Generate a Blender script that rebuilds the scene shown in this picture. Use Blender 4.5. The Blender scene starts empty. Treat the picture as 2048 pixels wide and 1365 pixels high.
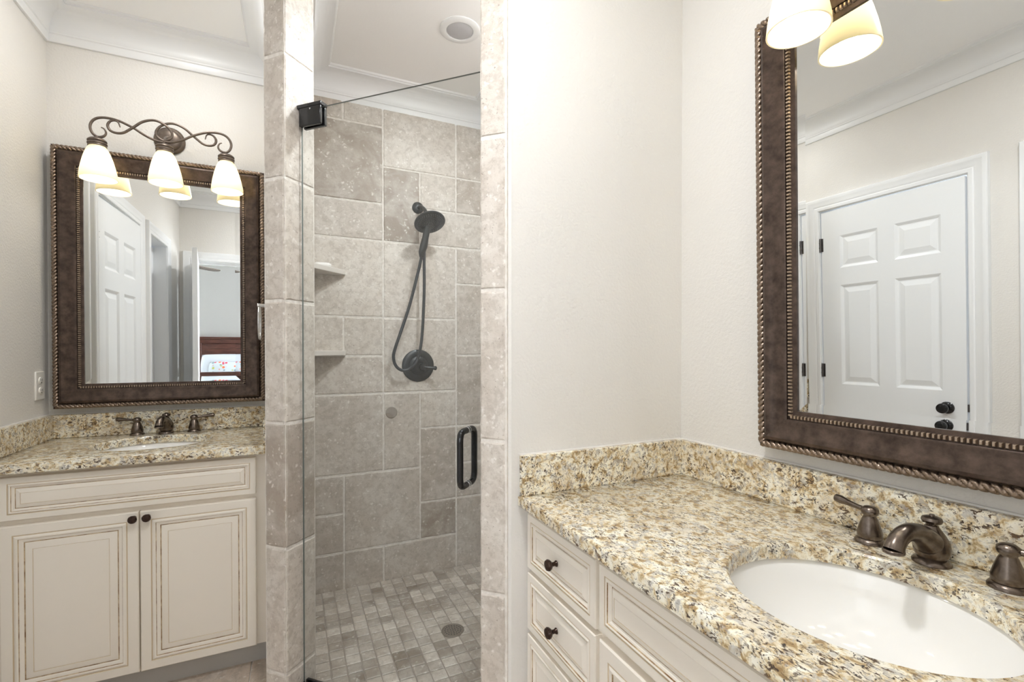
import bpy, bmesh, math, random
from mathutils import Vector, Matrix

random.seed(7)
sc = bpy.context.scene
COL = sc.collection
PI = math.pi

# ------------------------------------------------------------------ camera, world, lights
F_PX, CY = 947.0, 708.0
cam_d = bpy.data.cameras.new('camera')
cam_d.sensor_width = 36.0
cam_d.sensor_fit = 'HORIZONTAL'
cam_d.lens = F_PX / 2048 * 36.0
cam_d.shift_y = (CY - 682.5) / 2048
cam_d.clip_start = 0.01
cam = bpy.data.objects.new('camera', cam_d)
COL.objects.link(cam)
cam.location = (0, 0, 1.30)
cam.rotation_euler = (math.radians(90 - 0.51), 0, math.radians(-24.85))
sc.camera = cam

sc.view_settings.view_transform = 'Standard'
sc.view_settings.look = 'None'
sc.view_settings.gamma = 1.0
sc.view_settings.use_curve_mapping = False
sc.view_settings.exposure = 1.66

w = bpy.data.worlds.new('world')
sc.world = w
w.use_nodes = True
w.node_tree.nodes['Background'].inputs[0].default_value = (0.75, 0.86, 1.0, 1)
w.node_tree.nodes['Background'].inputs[1].default_value = 1.0

sc.cycles.use_denoising = True
sc.cycles.max_bounces = 12
sc.cycles.diffuse_bounces = 8
sc.cycles.glossy_bounces = 6
sc.cycles.transparent_max_bounces = 16
sc.cycles.sample_clamp_indirect = 6.0
sc.cycles.caustics_reflective = False
sc.cycles.caustics_refractive = False


def area(name, loc, rot, size, power, color=(1, 1, 1), shape='DISK', size_y=None):
    d = bpy.data.lights.new(name, 'AREA')
    d.shape = shape
    d.size = size
    if size_y:
        d.size_y = size_y
    d.energy = power
    d.color = color
    o = bpy.data.objects.new(name, d)
    o.location = loc
    o.rotation_euler = rot
    COL.objects.link(o)
    return o


ZCEIL = 2.765
FILL_CANS = [(0.15, 0.55, 6.0, 'added recessed fill light over the middle of the bathroom'), (-0.45, 2.20, 1.1, 'added recessed fill light before the left vanity'), (0.80, 1.64, 5.0, 'added recessed fill light in the near corner of the shower')]  # out-of-view lamps added to lift the room and shower brightness
for cx_, cy_, cw_, _l in FILL_CANS:
    area('added_can_light', (cx_, cy_, ZCEIL - 0.012), (0, 0, 0), 0.15, cw_, (0.98, 0.99, 1.0) if cx_ < 0.5 else (0.90, 0.955, 1.0))
# unseen daylight panels added in the bedroom to fill bathroom and shower
area('added_bedroom_daylight', (2.30, -2.0, 1.45), (0, math.radians(90), 0), 1.5, 60, (0.90, 0.95, 1.0), 'RECTANGLE', 1.7)
area('added_bedroom_daylight', (-2.45, -3.97, 1.50), (math.radians(-90), 0, 0), 1.3, 330, (0.90, 0.95, 1.0), 'RECTANGLE', 1.6)

# ------------------------------------------------------------------ measured places (metres)
XR, YS, XL, YB = 1.187, 1.207, -0.957, 2.696
YF = -0.08                    # bathroom face of the wall with the bedroom doorway
XP = -0.086                   # alcove face of the shower partition
ZCL, ZCR = 0.916, 0.888       # counters
T = 0.012                     # tile thickness


# ------------------------------------------------------------------ material helpers
def mat(name):
    m = bpy.data.materials.new(name)
    m.use_nodes = True
    nt = m.node_tree
    return m, nt, nt.nodes['Principled BSDF']


def N(nt, t, **kw):
    n = nt.nodes.new(t)
    for k, v in kw.items():
        if k.startswith('i_'):
            n.inputs[k[2:].replace('_', ' ')].default_value = v
        else:
            setattr(n, k, v)
    return n


def ramp(nt, src, stops, interp='LINEAR'):
    r = nt.nodes.new('ShaderNodeValToRGB')
    r.color_ramp.interpolation = interp
    els = r.color_ramp.elements
    while len(els) < len(stops):
        els.new(0.5)
    for e, (p, c) in zip(els, stops):
        e.position = p
        e.color = (c[0], c[1], c[2], 1) if len(c) == 3 else c
    nt.links.new(src, r.inputs[0])
    return r


def mix(nt, fac, a, b, mode='MIX'):
    m = nt.nodes.new('ShaderNodeMix')
    m.data_type = 'RGBA'
    m.blend_type = mode
    for s, v in ((m.inputs[0], fac), (m.inputs[6], a), (m.inputs[7], b)):
        if isinstance(v, (int, float)):
            s.default_value = v
        elif isinstance(v, tuple):
            s.default_value = (v[0], v[1], v[2], 1)
        else:
            nt.links.new(v, s)
    return m.outputs[2]


def coords(nt, scale=(1, 1, 1), rot=(0, 0, 0), kind='Object'):
    tc = nt.nodes.new('ShaderNodeTexCoord')
    mp = nt.nodes.new('ShaderNodeMapping')
    mp.inputs['Scale'].default_value = scale
    mp.inputs['Rotation'].default_value = rot
    nt.links.new(tc.outputs[kind], mp.inputs[0])
    return mp.outputs[0]


def noise(nt, vec, scale, detail=3, rough=0.5, dist=0.0):
    n = nt.nodes.new('ShaderNodeTexNoise')
    n.inputs['Scale'].default_value = scale
    n.inputs['Detail'].default_value = detail
    n.inputs['Roughness'].default_value = rough
    n.inputs['Distortion'].default_value = dist
    nt.links.new(vec, n.inputs['Vector'])
    return n.outputs['Fac']


def bump(nt, bsdf, h, strength, dist=0.002):
    b = nt.nodes.new('ShaderNodeBump')
    b.inputs['Strength'].default_value = strength
    b.inputs['Distance'].default_value = dist
    nt.links.new(h, b.inputs['Height'])
    nt.links.new(b.outputs[0], bsdf.inputs['Normal'])


def simple(name, col, rough=0.5, metal=0.0, spec=0.5, coat=0.0):
    m, nt, b = mat(name)
    b.inputs['Base Color'].default_value = (*col, 1)
    b.inputs['Roughness'].default_value = rough
    b.inputs['Metallic'].default_value = metal
    b.inputs['Specular IOR Level'].default_value = spec
    b.inputs['Coat Weight'].default_value = coat
    return m


def paint(name, col, bscale, bstr, rough=0.6):
    m, nt, b = mat(name)
    v = coords(nt)
    n1 = noise(nt, v, bscale, 3, 0.55)
    n2 = noise(nt, v, 2.3, 2)
    c = mix(nt, n2, tuple(x * 0.985 for x in col), tuple(min(1, x * 1.015) for x in col))
    nt.links.new(c, b.inputs['Base Color'])
    b.inputs['Roughness'].default_value = rough
    b.inputs['Specular IOR Level'].default_value = 0.3
    bump(nt, b, n1, bstr, 0.003)
    return m


M = {}
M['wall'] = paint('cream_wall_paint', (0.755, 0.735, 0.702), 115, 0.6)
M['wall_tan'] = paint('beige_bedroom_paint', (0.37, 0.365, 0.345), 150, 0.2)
M['ceil'] = paint('white_ceiling_paint', (0.92, 0.92, 0.92), 90, 0.12, 0.7)
M['trim'] = simple('white_trim_gloss', (0.83, 0.84, 0.85), 0.32)
M['doorp'] = simple('white_door_paint', (0.82, 0.835, 0.85), 0.30)
M['white'] = simple('white_plastic', (0.86, 0.84, 0.80), 0.3)
M['slot'] = simple('dark_slot', (0.05, 0.05, 0.05), 0.5)
M['porcelain'] = simple('white_porcelain', (0.90, 0.895, 0.875), 0.06, 0, 0.5, 0.3)
M['black'] = simple('oil_rubbed_black', (0.008, 0.008, 0.009), 0.15, 0.0, 0.5)
M['dkbronze'] = simple('dark_bronze_shower', (0.045, 0.048, 0.05), 0.33, 0.55)
M['hose'] = simple('dark_rubbery_hose', (0.05, 0.055, 0.06), 0.3, 0.4)
M['chrome'] = simple('chrome', (0.75, 0.75, 0.76), 0.08, 1.0)
M['nickel'] = simple('brushed_steel_hinge', (0.16, 0.15, 0.15), 0.3, 0.9)
M['caulk'] = simple('white_caulk', (0.85, 0.83, 0.80), 0.5)
M['soap'] = simple('white_soap', (0.88, 0.87, 0.85), 0.35)
M['linen'] = simple('white_linen', (0.56, 0.60, 0.64), 0.85)


def bronze(name, c1, c2, rough, metal, scale=40):
    m, nt, b = mat(name)
    v = coords(nt)
    n = noise(nt, v, scale, 5, 0.65)
    r = ramp(nt, n, [(0.32, c1), (0.68, c2)])
    nt.links.new(r.outputs[0], b.inputs['Base Color'])
    b.inputs['Metallic'].default_value = metal
    b.inputs['Roughness'].default_value = rough
    return m


M['frame'] = bronze('antique_bronze_frame', (0.040, 0.025, 0.018), (0.115, 0.078, 0.060), 0.30, 0.5, 34)
M['rope'] = bronze('champagne_bronze_rope', (0.20, 0.145, 0.105), (0.34, 0.26, 0.20), 0.30, 0.8, 60)
M['bead'] = bronze('gilt_bead', (0.40, 0.30, 0.22), (0.55, 0.44, 0.34), 0.30, 0.8, 60)
M['faucet'] = bronze('brushed_bronze_faucet', (0.12, 0.092, 0.074), (0.23, 0.19, 0.16), 0.27, 0.95, 55)
M['fixture'] = bronze('warm_bronze_fixture', (0.13, 0.10, 0.08), (0.20, 0.16, 0.13), 0.38, 0.7, 45)
M['knob'] = simple('dark_bronze_knob', (0.045, 0.025, 0.018), 0.16, 0.6)

# cabinets
m, nt, b = mat('cream_cabinet_paint')
v = coords(nt)
c = mix(nt, noise(nt, v, 3.0, 2), (0.83, 0.775, 0.69), (0.86, 0.81, 0.73))
nt.links.new(c, b.inputs['Base Color'])
b.inputs['Roughness'].default_value = 0.36
M['cab'] = m
m, nt, b = mat('brown_glaze_in_grooves')
v = coords(nt)
c = ramp(nt, noise(nt, v, 30, 4, 0.7), [(0.35, (0.20, 0.10, 0.035)), (0.62, (0.60, 0.47, 0.30))])
nt.links.new(c.outputs[0], b.inputs['Base Color'])
b.inputs['Roughness'].default_value = 0.45
M['glaze'] = m
M['glaze2'] = simple('faint_tan_glaze', (0.66, 0.55, 0.40), 0.42)
M['kick'] = simple('grey_toe_kick', (0.50, 0.49, 0.47), 0.5)

# granite
m, nt, b = mat('speckled_gold_granite')
v = coords(nt, (1, 1, 1), (0.5, 0.35, 0.6))
vs = coords(nt, (1.0, 2.3, 1.6), (0.35, 0.5, 0.75))
big = noise(nt, v, 9, 4, 0.6, 0.4)
med = noise(nt, v, 46, 5, 0.65, 0.6)
base = ramp(nt, med, [(0.36, (0.37, 0.245, 0.115)), (0.44, (0.66, 0.53, 0.32)), (0.50, (0.86, 0.79, 0.61)), (0.60, (0.93, 0.90, 0.79))])
tan = ramp(nt, big, [(0.46, (0, 0, 0)), (0.62, (1, 1, 1))])
col = mix(nt, tan.outputs[0], base.outputs[0], mix(nt, 0.32, base.outputs[0], (0.46, 0.34, 0.20)))
gn = ramp(nt, noise(nt, v, 55, 4, 0.6, 0.3), [(0.54, (0, 0, 0)), (0.60, (1, 1, 1))])
col = mix(nt, mix(nt, 0.6, (0, 0, 0), gn.outputs[0]), col, (0.42, 0.41, 0.40))
fl = ramp(nt, noise(nt, vs, 80, 6, 0.68, 0.8), [(0.43, (1, 1, 1)), (0.465, (0, 0, 0))])
fl2 = ramp(nt, noise(nt, v, 16, 3, 0.6), [(0.40, (0.22, 0.22, 0.22)), (0.56, (1, 1, 1))])
flm = mix(nt, 1.0, fl.outputs[0], fl2.outputs[0], 'MULTIPLY')
dk = mix(nt, noise(nt, v, 20, 1), (0.17, 0.10, 0.05), (0.03, 0.03, 0.035))
col = mix(nt, flm, col, dk)
sp = ramp(nt, noise(nt, v, 140, 3, 0.6), [(0.33, (1, 1, 1)), (0.38, (0, 0, 0))])
col = mix(nt, sp.outputs[0], col, (0.06, 0.05, 0.045))
nt.links.new(col, b.inputs['Base Color'])
b.inputs['Roughness'].default_value = 0.16
M['granite'] = m


def travertine(name, lo, hi, speck=1.0):
    m, nt, b = mat(name)
    at = nt.nodes.new('ShaderNodeAttribute')
    at.attribute_name = 'tone'
    v = coords(nt, (1, 1, 1), (0.2, 0.3, 0.1))
    tone = ramp(nt, at.outputs['Fac'], [(0.0, lo), (1.0, hi)])
    n1 = noise(nt, v, 7, 6, 0.6, 0.8)
    n2 = noise(nt, v, 34, 5, 0.7, 0.3)
    cl = mix(nt, ramp(nt, n1, [(0.42, (0, 0, 0)), (0.6, (1, 1, 1))]).outputs[0], tone.outputs[0], mix(nt, 0.32, tone.outputs[0], (0.80, 0.77, 0.72)))
    cl = mix(nt, ramp(nt, n2, [(0.40, (0.75, 0.75, 0.75)), (0.54, (0, 0, 0))]).outputs[0], cl, mix(nt, 0.5, cl, (0.30, 0.25, 0.20)))
    vo = nt.nodes.new('ShaderNodeTexVoronoi')
    vo.inputs['Scale'].default_value = 46
    wv = nt.nodes.new('ShaderNodeTexNoise')
    wv.inputs['Scale'].default_value = 55
    wv.inputs['Detail'].default_value = 3
    nt.links.new(v, wv.inputs['Vector'])
    nt.links.new(mix(nt, 0.035, v, wv.outputs['Color'], 'ADD'), vo.inputs['Vector'])
    msk = ramp(nt, vo.outputs['Distance'], [(0.14, (0.65, 0.65, 0.65)), (0.34, (0, 0, 0))])
    keep = ramp(nt, noise(nt, v, 26, 2), [(0.46, (0, 0, 0)), (0.56, (1, 1, 1))])
    mm = mix(nt, 1.0, msk.outputs[0], keep.outputs[0], 'MULTIPLY')
    cl = mix(nt, mm, cl, (0.82, 0.79, 0.745))
    pit = ramp(nt, noise(nt, v, 120, 4, 0.7), [(0.32, (1, 1, 1)), (0.38, (0, 0, 0))])
    cl = mix(nt, pit.outputs[0], cl, (0.30, 0.25, 0.21))
    nt.links.new(cl, b.inputs['Base Color'])
    b.inputs['Roughness'].default_value = 0.42
    h = mix(nt, 0.4, n2, noise(nt, v, 110, 4, 0.7))
    bump(nt, b, h, 0.5, 0.004)
    return m


M['trav'] = travertine('tumbled_travertine', (0.30, 0.245, 0.195), (0.71, 0.655, 0.59))
M['mosaic'] = travertine('travertine_mosaic', (0.25, 0.21, 0.17), (0.66, 0.60, 0.53))
M['floor_trav'] = travertine('floor_travertine', (0.40, 0.31, 0.24), (0.58, 0.48, 0.39))
m, nt, b = mat('pale_sand_grout')
v = coords(nt)
nt.links.new(ramp(nt, noise(nt, v, 60, 4), [(0.3, (0.64, 0.595, 0.545)), (0.7, (0.80, 0.765, 0.715))]).outputs[0], b.inputs['Base Color'])
b.inputs['Roughness'].default_value = 0.8
bump(nt, b, noise(nt, v, 220, 3), 0.5)
M['grout'] = m
M['grout_dk'] = simple('grey_brown_grout', (0.36, 0.32, 0.28), 0.8)

# clear glass: a sheet that reflects by its Fresnel curve and lets the rest straight through
m = bpy.data.materials.new('clear_shower_glass')
m.use_nodes = True
nt = m.node_tree
nt.nodes.clear()
out = N(nt, 'ShaderNodeOutputMaterial')
mx = N(nt, 'ShaderNodeMixShader')
fr = N(nt, 'ShaderNodeFresnel')
geo = N(nt, 'ShaderNodeNewGeometry')
mrn = N(nt, 'ShaderNodeMapRange')          # same 1.5 index whichever side the ray meets
mrn.inputs['To Min'].default_value = 1.5
mrn.inputs['To Max'].default_value = 1 / 1.5
nt.links.new(geo.outputs['Backfacing'], mrn.inputs['Value'])
nt.links.new(mrn.outputs[0], fr.inputs['IOR'])
tr = N(nt, 'ShaderNodeBsdfTransparent')
tr.inputs[0].default_value = (0.965, 0.975, 0.97, 1)
gl = N(nt, 'ShaderNodeBsdfGlossy')
gl.inputs['Roughness'].default_value = 0.0
nt.links.new(fr.outputs[0], mx.inputs[0])
nt.links.new(tr.outputs[0], mx.inputs[1])
nt.links.new(gl.outputs[0], mx.inputs[2])
nt.links.new(mx.outputs[0], out.inputs[0])
M['glass'] = m
M['glass_edge'] = simple('dark_green_glass_edge', (0.16, 0.185, 0.175), 0.12)
M['mirror'] = simple('silvered_mirror', (0.90, 0.915, 0.91), 0.0, 1.0)

# frosted lamp glass and bulb
m = bpy.data.materials.new('frosted_cream_lamp_glass')
m.use_nodes = True
nt = m.node_tree
b = nt.nodes['Principled BSDF']
b.inputs['Base Color'].default_value = (0.93, 0.90, 0.80, 1)
b.inputs['Roughness'].default_value = 0.35
tl = N(nt, 'ShaderNodeBsdfTranslucent')
tl.inputs[0].default_value = (0.93, 0.87, 0.69, 1)
mx = N(nt, 'ShaderNodeMixShader')
mx.inputs[0].default_value = 0.42
nt.links.new(b.outputs[0], mx.inputs[1])
nt.links.new(tl.outputs[0], mx.inputs[2])
nt.links.new(mx.outputs[0], nt.nodes['Material Output'].inputs[0])
M['shade'] = m
m, nt, b = mat('glowing_bulb')
b.inputs['Base Color'].default_value = (0, 0, 0, 1)
b.inputs['Emission Color'].default_value = (1.0, 0.955, 0.885, 1)
b.inputs['Emission Strength'].default_value = 8.3
M['bulb'] = m
m, nt, b = mat('added_can_lens')
b.inputs['Emission Color'].default_value = (1.0, 0.96, 0.9, 1)
b.inputs['Emission Strength'].default_value = 6.0
M['fill_lens'] = m  # glowing lens of the added ceiling lamps
M['lens_off'] = simple('unlit_grey_lens', (0.50, 0.50, 0.52), 0.4)
m, nt, b = mat('dark_cherry_wood')
v = coords(nt, (1, 8, 8))
nt.links.new(ramp(nt, noise(nt, v, 5, 5, 0.6, 0.5), [(0.3, (0.035, 0.012, 0.008)), (0.7, (0.12, 0.045, 0.03))]).outputs[0], b.inputs['Base Color'])
b.inputs['Roughness'].default_value = 0.3
M['cherry'] = m
# floral pillow fabric
m, nt, b = mat('floral_cotton')
v = coords(nt)
vo = nt.nodes.new('ShaderNodeTexVoronoi')
vo.inputs['Scale'].default_value = 19
nt.links.new(v, vo.inputs['Vector'])
msk = ramp(nt, vo.outputs['Distance'], [(0.30, (1, 1, 1)), (0.44, (0, 0, 0))])
sep = nt.nodes.new('ShaderNodeSeparateColor')
nt.links.new(vo.outputs['Color'], sep.inputs[0])
fc = ramp(nt, sep.outputs[0], [(0.0, (0.62, 0.05, 0.10)), (0.3, (0.75, 0.16, 0.05)), (0.5, (0.22, 0.28, 0.30)), (0.65, (0.50, 0.50, 0.12)), (0.8, (0.54, 0.60, 0.63))], 'CONSTANT')
nt.links.new(mix(nt, msk.outputs[0], (0.54, 0.60, 0.63), fc.outputs[0]), b.inputs['Base Color'])
b.inputs['Roughness'].default_value = 0.85
M['floral'] = m
m, nt, b = mat('beige_carpet')
v = coords(nt)
nt.links.new(ramp(nt, noise(nt, v, 300, 3), [(0.3, (0.42, 0.37, 0.31)), (0.7, (0.56, 0.51, 0.44))]).outputs[0], b.inputs['Base Color'])
b.inputs['Roughness'].default_value = 0.95
M['carpet'] = m


# ------------------------------------------------------------------ mesh helpers
class MB:
    def __init__(s):
        s.v, s.f, s.mi, s.tone = [], [], [], []

    def add(s, verts, faces, mi=0, tone=0.5):
        o = len(s.v)
        s.v += [tuple(p) for p in verts]
        for f in faces:
            s.f.append(tuple(i + o for i in f))
            s.mi.append(mi)
            s.tone.append(tone)
        return s

    def box(s, x0, x1, y0, y1, z0, z1, mi=0, tone=0.5):
        v = [(x, y, z) for z in (z0, z1) for y in (y0, y1) for x in (x0, x1)]
        return s.add(v, [(0, 2, 3, 1), (4, 5, 7, 6), (0, 1, 5, 4), (2, 6, 7, 3), (0, 4, 6, 2), (1, 3, 7, 5)], mi, tone)

    def prism(s, poly, z0, z1, mi=0, holes=None):
        n = len(poly)
        v = [(x, y, z0) for x, y in poly] + [(x, y, z1) for x, y in poly]
        f = [(i, (i + 1) % n, n + (i + 1) % n, n + i) for i in range(n)]
        f += [tuple(reversed(range(n))), tuple(range(n, 2 * n))]
        return s.add(v, f, mi)

    def rings(s, rings, closed=True, cap0=False, cap1=False, mi=0, mis=None):
        n = len(rings[0])
        v = [p for r in rings for p in r]
        o = len(s.v)
        s.v += [tuple(p) for p in v]
        for k in range(len(rings) - 1):
            for i in range(n if closed else n - 1):
                j = (i + 1) % n
                s.f.append((o + k * n + i, o + k * n + j, o + (k + 1) * n + j, o + (k + 1) * n + i))
                s.mi.append(mis[k] if mis else mi)
                s.tone.append(0.5)
        if cap0:
            s.f.append(tuple(o + i for i in reversed(range(n))))
            s.mi.append(mis[0] if mis else mi)
            s.tone.append(0.5)
        if cap1:
            b = o + (len(rings) - 1) * n
            s.f.append(tuple(b + i for i in range(n)))
            s.mi.append(mis[-1] if mis else mi)
            s.tone.append(0.5)
        return s

    def lathe(s, prof, org=(0, 0, 0), axis=(0, 0, 1), n=32, sx=1.0, sy=1.0, mi=0, cap0=True, cap1=True):
        ax = Vector(axis).normalized()
        t = Vector((1, 0, 0)) if abs(ax.x) < 0.9 else Vector((0, 1, 0))
        e1 = (t - ax * t.dot(ax)).normalized()
        e2 = ax.cross(e1)
        o = Vector(org)
        rr = []
        for r, h in prof:
            r = max(r, 1e-5)
            rr.append([o + ax * h + e1 * (r * sx * math.cos(a)) + e2 * (r * sy * math.sin(a)) for a in (2 * PI * i / n for i in range(n))])
        return s.rings(rr, True, cap0, cap1, mi)

    def tube(s, pts, rad, n=12, mi=0, smooth=0, closed=False, flat=1.0):
        P = [Vector(p) for p in pts]
        R = list(rad) if isinstance(rad, (list, tuple)) else [rad] * len(P)
        if smooth:
            P, R = catmull(P, R, smooth, closed)
        m = len(P)
        T = []
        for i in range(m):
            a = P[(i - 1) % m] if (closed or i) else P[i]
            c = P[(i + 1) % m] if (closed or i < m - 1) else P[i]
            T.append((c - a).normalized())
        nrm = Vector((0, 0, 1)) if abs(T[0].z) < 0.9 else Vector((1, 0, 0))
        nrm = (nrm - T[0] * nrm.dot(T[0])).normalized()
        rr = []
        for i in range(m):
            nrm = (nrm - T[i] * nrm.dot(T[i])).normalized()
            bi = T[i].cross(nrm)
            rr.append([P[i] + nrm * (R[i] * math.cos(a)) + bi * (R[i] * flat * math.sin(a)) for a in (2 * PI * k / n for k in range(n))])
        if closed:
            rr.append(rr[0])
            return s.rings(rr, True, False, False, mi)
        return s.rings(rr, True, True, True, mi)

    def build(s, name, mats, parent=None, bevel=0.0, smooth=True, angle=38, local=True, seg=2):
        me = bpy.data.meshes.new(name)
        vs = s.v
        if parent is not None and not local:
            L = parent.location
            vs = [(p[0] - L.x, p[1] - L.y, p[2] - L.z) for p in vs]
        me.from_pydata(vs, [], s.f)
        if not isinstance(mats, (list, tuple)):
            mats = [mats]
        for mm in mats:
            me.materials.append(mm)
        me.polygons.foreach_set('material_index', s.mi)
        if any(t != 0.5 for t in s.tone):
            at = me.attributes.new('tone', 'FLOAT', 'FACE')
            at.data.foreach_set('value', s.tone)
        bm = bmesh.new()
        bm.from_mesh(me)
        bmesh.ops.recalc_face_normals(bm, faces=bm.faces)
        bm.to_mesh(me)
        bm.free()
        if smooth:
            me.polygons.foreach_set('use_smooth', [True] * len(me.polygons))
            me.set_sharp_from_angle(angle=math.radians(angle))
        me.update()
        o = bpy.data.objects.new(name, me)
        COL.objects.link(o)
        if parent is not None:
            o.parent = parent
        if bevel:
            md = o.modifiers.new('bevel', 'BEVEL')
            md.width = bevel
            md.segments = seg
            md.limit_method = 'ANGLE'
            md.angle_limit = math.radians(40)
        return o


def catmull(P, R, k, closed=False):
    m = len(P)
    oP, oR = [], []
    for i in range(m if closed else m - 1):
        p0 = P[(i - 1) % m] if (closed or i > 0) else P[i] * 2 - P[i + 1]
        p1, p2 = P[i], P[(i + 1) % m]
        p3 = P[(i + 2) % m] if (closed or i + 2 < m) else p2 * 2 - p1
        for j in range(k):
            t = j / k
            oP.append(0.5 * ((2 * p1) + (p2 - p0) * t + (2 * p0 - 5 * p1 + 4 * p2 - p3) * t * t + (3 * p1 - p0 - 3 * p2 + p3) * t ** 3))
            oR.append(R[i] * (1 - t) + R[(i + 1) % m] * t)
    if not closed:
        oP.append(P[-1])
        oR.append(R[-1])
    return oP, oR


def sweep(mb, path, closed, prof, put, mi=0, mis=None, close_prof=False):
    """carry a moulding profile [(offset to the left of the path, height)] along a plan path with mitred corners"""
    n = len(path)
    P = [Vector((p[0], p[1])) for p in path]
    rr = []
    for i in range(n):
        d0 = (P[i] - P[i - 1]).normalized() if (closed or i > 0) else None
        d1 = (P[(i + 1) % n] - P[i]).normalized() if (closed or i < n - 1) else None
        d0 = d0 or d1
        d1 = d1 or d0
        n0, n1 = Vector((-d0.y, d0.x)), Vector((-d1.y, d1.x))
        mtr = (n0 + n1)
        mtr = mtr / max(1e-6, mtr.dot(n0))
        rr.append([put(P[i].x + mtr.x * u, P[i].y + mtr.y * u, h) for u, h in prof])
    if closed:
        rr.append(rr[0])
    m_ = len(prof)
    v = [p for r in rr for p in r]
    o = len(mb.v)
    mb.v += [tuple(p) for p in v]
    for k in range(len(rr) - 1):
        for i in range(m_ if close_prof else m_ - 1):
            j = (i + 1) % m_
            mb.f.append((o + k * m_ + i, o + k * m_ + j, o + (k + 1) * m_ + j, o + (k + 1) * m_ + i))
            mb.mi.append(mis[i] if mis else mi)
            mb.tone.append(0.5)
    if close_prof and not closed:
        mb.f.append(tuple(o + i for i in range(m_)))
        mb.mi.append(mi)
        mb.tone.append(0.5)
        b = o + (len(rr) - 1) * m_
        mb.f.append(tuple(b + i for i in reversed(range(m_))))
        mb.mi.append(mi)
        mb.tone.append(0.5)


def thing(name, label, cat, loc=(0, 0, 0), rot=(0, 0, 0), group=None):
    o = bpy.data.objects.new(name, None)
    o.empty_display_size = 0.05
    COL.objects.link(o)
    o.location = loc
    o.rotation_euler = rot
    o['label'] = label
    o['category'] = cat
    if group:
        o['group'] = group
    return o


def tag(o, label, cat, group=None):
    o['label'] = label
    o['category'] = cat
    if group:
        o['group'] = group
    return o


def struct(o):
    o['kind'] = 'structure'
    return o


def slabel(o, label, cat):
    o['kind'] = 'structure'
    o['label'] = label
    o['category'] = cat
    return o


# ------------------------------------------------------------------ room shell
WT = 2.9
mb = MB()
mb.box(XL - 0.13, 1.35, YF, YB + 0.05, -0.12, -0.006, 1)
# travertine floor tiles of the bathroom
random.seed(3)
for i in range(6):
    for j in range(8):
        x0, y0 = XL + i * 0.4, YF + j * 0.4
        x1, y1 = min(x0 + 0.396, XR + 0.1), min(y0 + 0.396, YB)
        if x0 < x1 and y0 < y1:
            mb.box(x0, x1, y0, y1, -0.01, 0.0, 0, random.random())
slabel(mb.build('floor', [M['floor_trav'], M['grout']], bevel=0.002), 'tan travertine tile bathroom floor in front of the cream cabinets', 'floor')
struct(MB().box(-3.3, 2.4, -4.1, YF, -0.12, -0.002).build('floor_bedroom', M['carpet']))
struct(MB().box(-3.3, 2.4, -4.1, YB + 0.15, ZCEIL, ZCEIL + 0.1).build('ceiling', M['ceil']))

# left wall with two door openings
DA0, DA1 = 1.262, 2.030     # door A (y range of the opening)
DB0, DB1 = 0.460, 0.975     # door B
ZD = 2.142
mb = MB()
for y0, y1 in ((YF - 0.12, DB0), (DB1, DA0), (DA1, YB + 0.15)):
    mb.box(XL - 0.12, XL, y0, y1, 0, ZCEIL)
for y0, y1 in ((DB0, DB1), (DA0, DA1)):
    mb.box(XL - 0.12, XL, y0, y1, ZD, ZCEIL)
struct(mb.build('wall_left', M['wall'], smooth=False))
struct(MB().box(XL - 0.12, 1.35, YB, YB + 0.12, 0, ZCEIL).build('wall_back', M['wall'], smooth=False))
struct(MB().box(XR, XR + 0.12, YF - 0.12, YS, 0, ZCEIL).build('wall_right', M['wall'], smooth=False))
# side wall between the right vanity and the shower, with the stub beside the shower door
# tile faces of the shower entrance run along x+y = 1.75 ; the wall core sits one tile behind
tk = T / math.sqrt(2)
core = [(0.484 + tk + T * 0.7, 1.266 + tk - T * 0.7 + 0.004), (0.557, 1.207), (1.30, 1.207), (1.30, YB), (1.087, YB), (1.087, 1.376), (0.578, 1.376)]
struct(MB().prism(core, 0, ZCEIL).build('wall_side', M['wall'], smooth=False))
core = [(XP, 1.836 + 0.014), (-0.024 + 0.012, 1.774 + 0.018), (0.062, 1.866), (0.062, YB), (XP, YB)]
struct(MB().prism(core, 0, ZCEIL).build('wall_partition', M['wall'], smooth=False))
# header above the shower entrance
hd = [(-0.02, 1.788), (0.49, 1.278), (0.575, 1.363), (0.066, 1.872)]
struct(MB().prism(hd, 2.63, ZCEIL).build('wall_header', M['wall'], smooth=False))
# wall with the bedroom doorway
BX0, BX1 = -0.842, -0.03
mb = MB()
mb.box(XL - 0.12, BX0, YF - 0.12, YF, 0, ZCEIL)
mb.box(BX1, 1.35, YF - 0.12, YF, 0, ZCEIL)
mb.box(BX0, BX1, YF - 0.12, YF, 2.125, ZCEIL)
struct(mb.build('wall_front', M['wall'], smooth=False))
# bedroom
mb = MB()
mb.box(-3.3, -3.1, -4.1, -4.0, 0, ZCEIL)
mb.box(-1.8, 2.4, -4.1, -4.0, 0, ZCEIL)
mb.box(-3.1, -1.8, -4.1, -4.0, 0, 0.7)
mb.box(-3.1, -1.8, -4.1, -4.0, 2.3, ZCEIL)
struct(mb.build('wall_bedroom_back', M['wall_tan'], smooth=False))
mb = MB()
for x0, x1, z0, z1 in ((-3.1, -3.04, 0.7, 2.3), (-1.86, -1.8, 0.7, 2.3), (-3.04, -1.86, 0.7, 0.76), (-3.04, -1.86, 2.24, 2.3), (-3.04, -1.86, 1.48, 1.52)):
    mb.box(x0, x1, -4.07, -4.02, z0, z1)
struct(mb.build('added_window_2', M['trim'], smooth=False))  # unseen bedroom opening, placed to aim fill daylight at the shower
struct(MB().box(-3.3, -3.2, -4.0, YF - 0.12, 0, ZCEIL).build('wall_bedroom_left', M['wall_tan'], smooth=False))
mb = MB()
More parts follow.
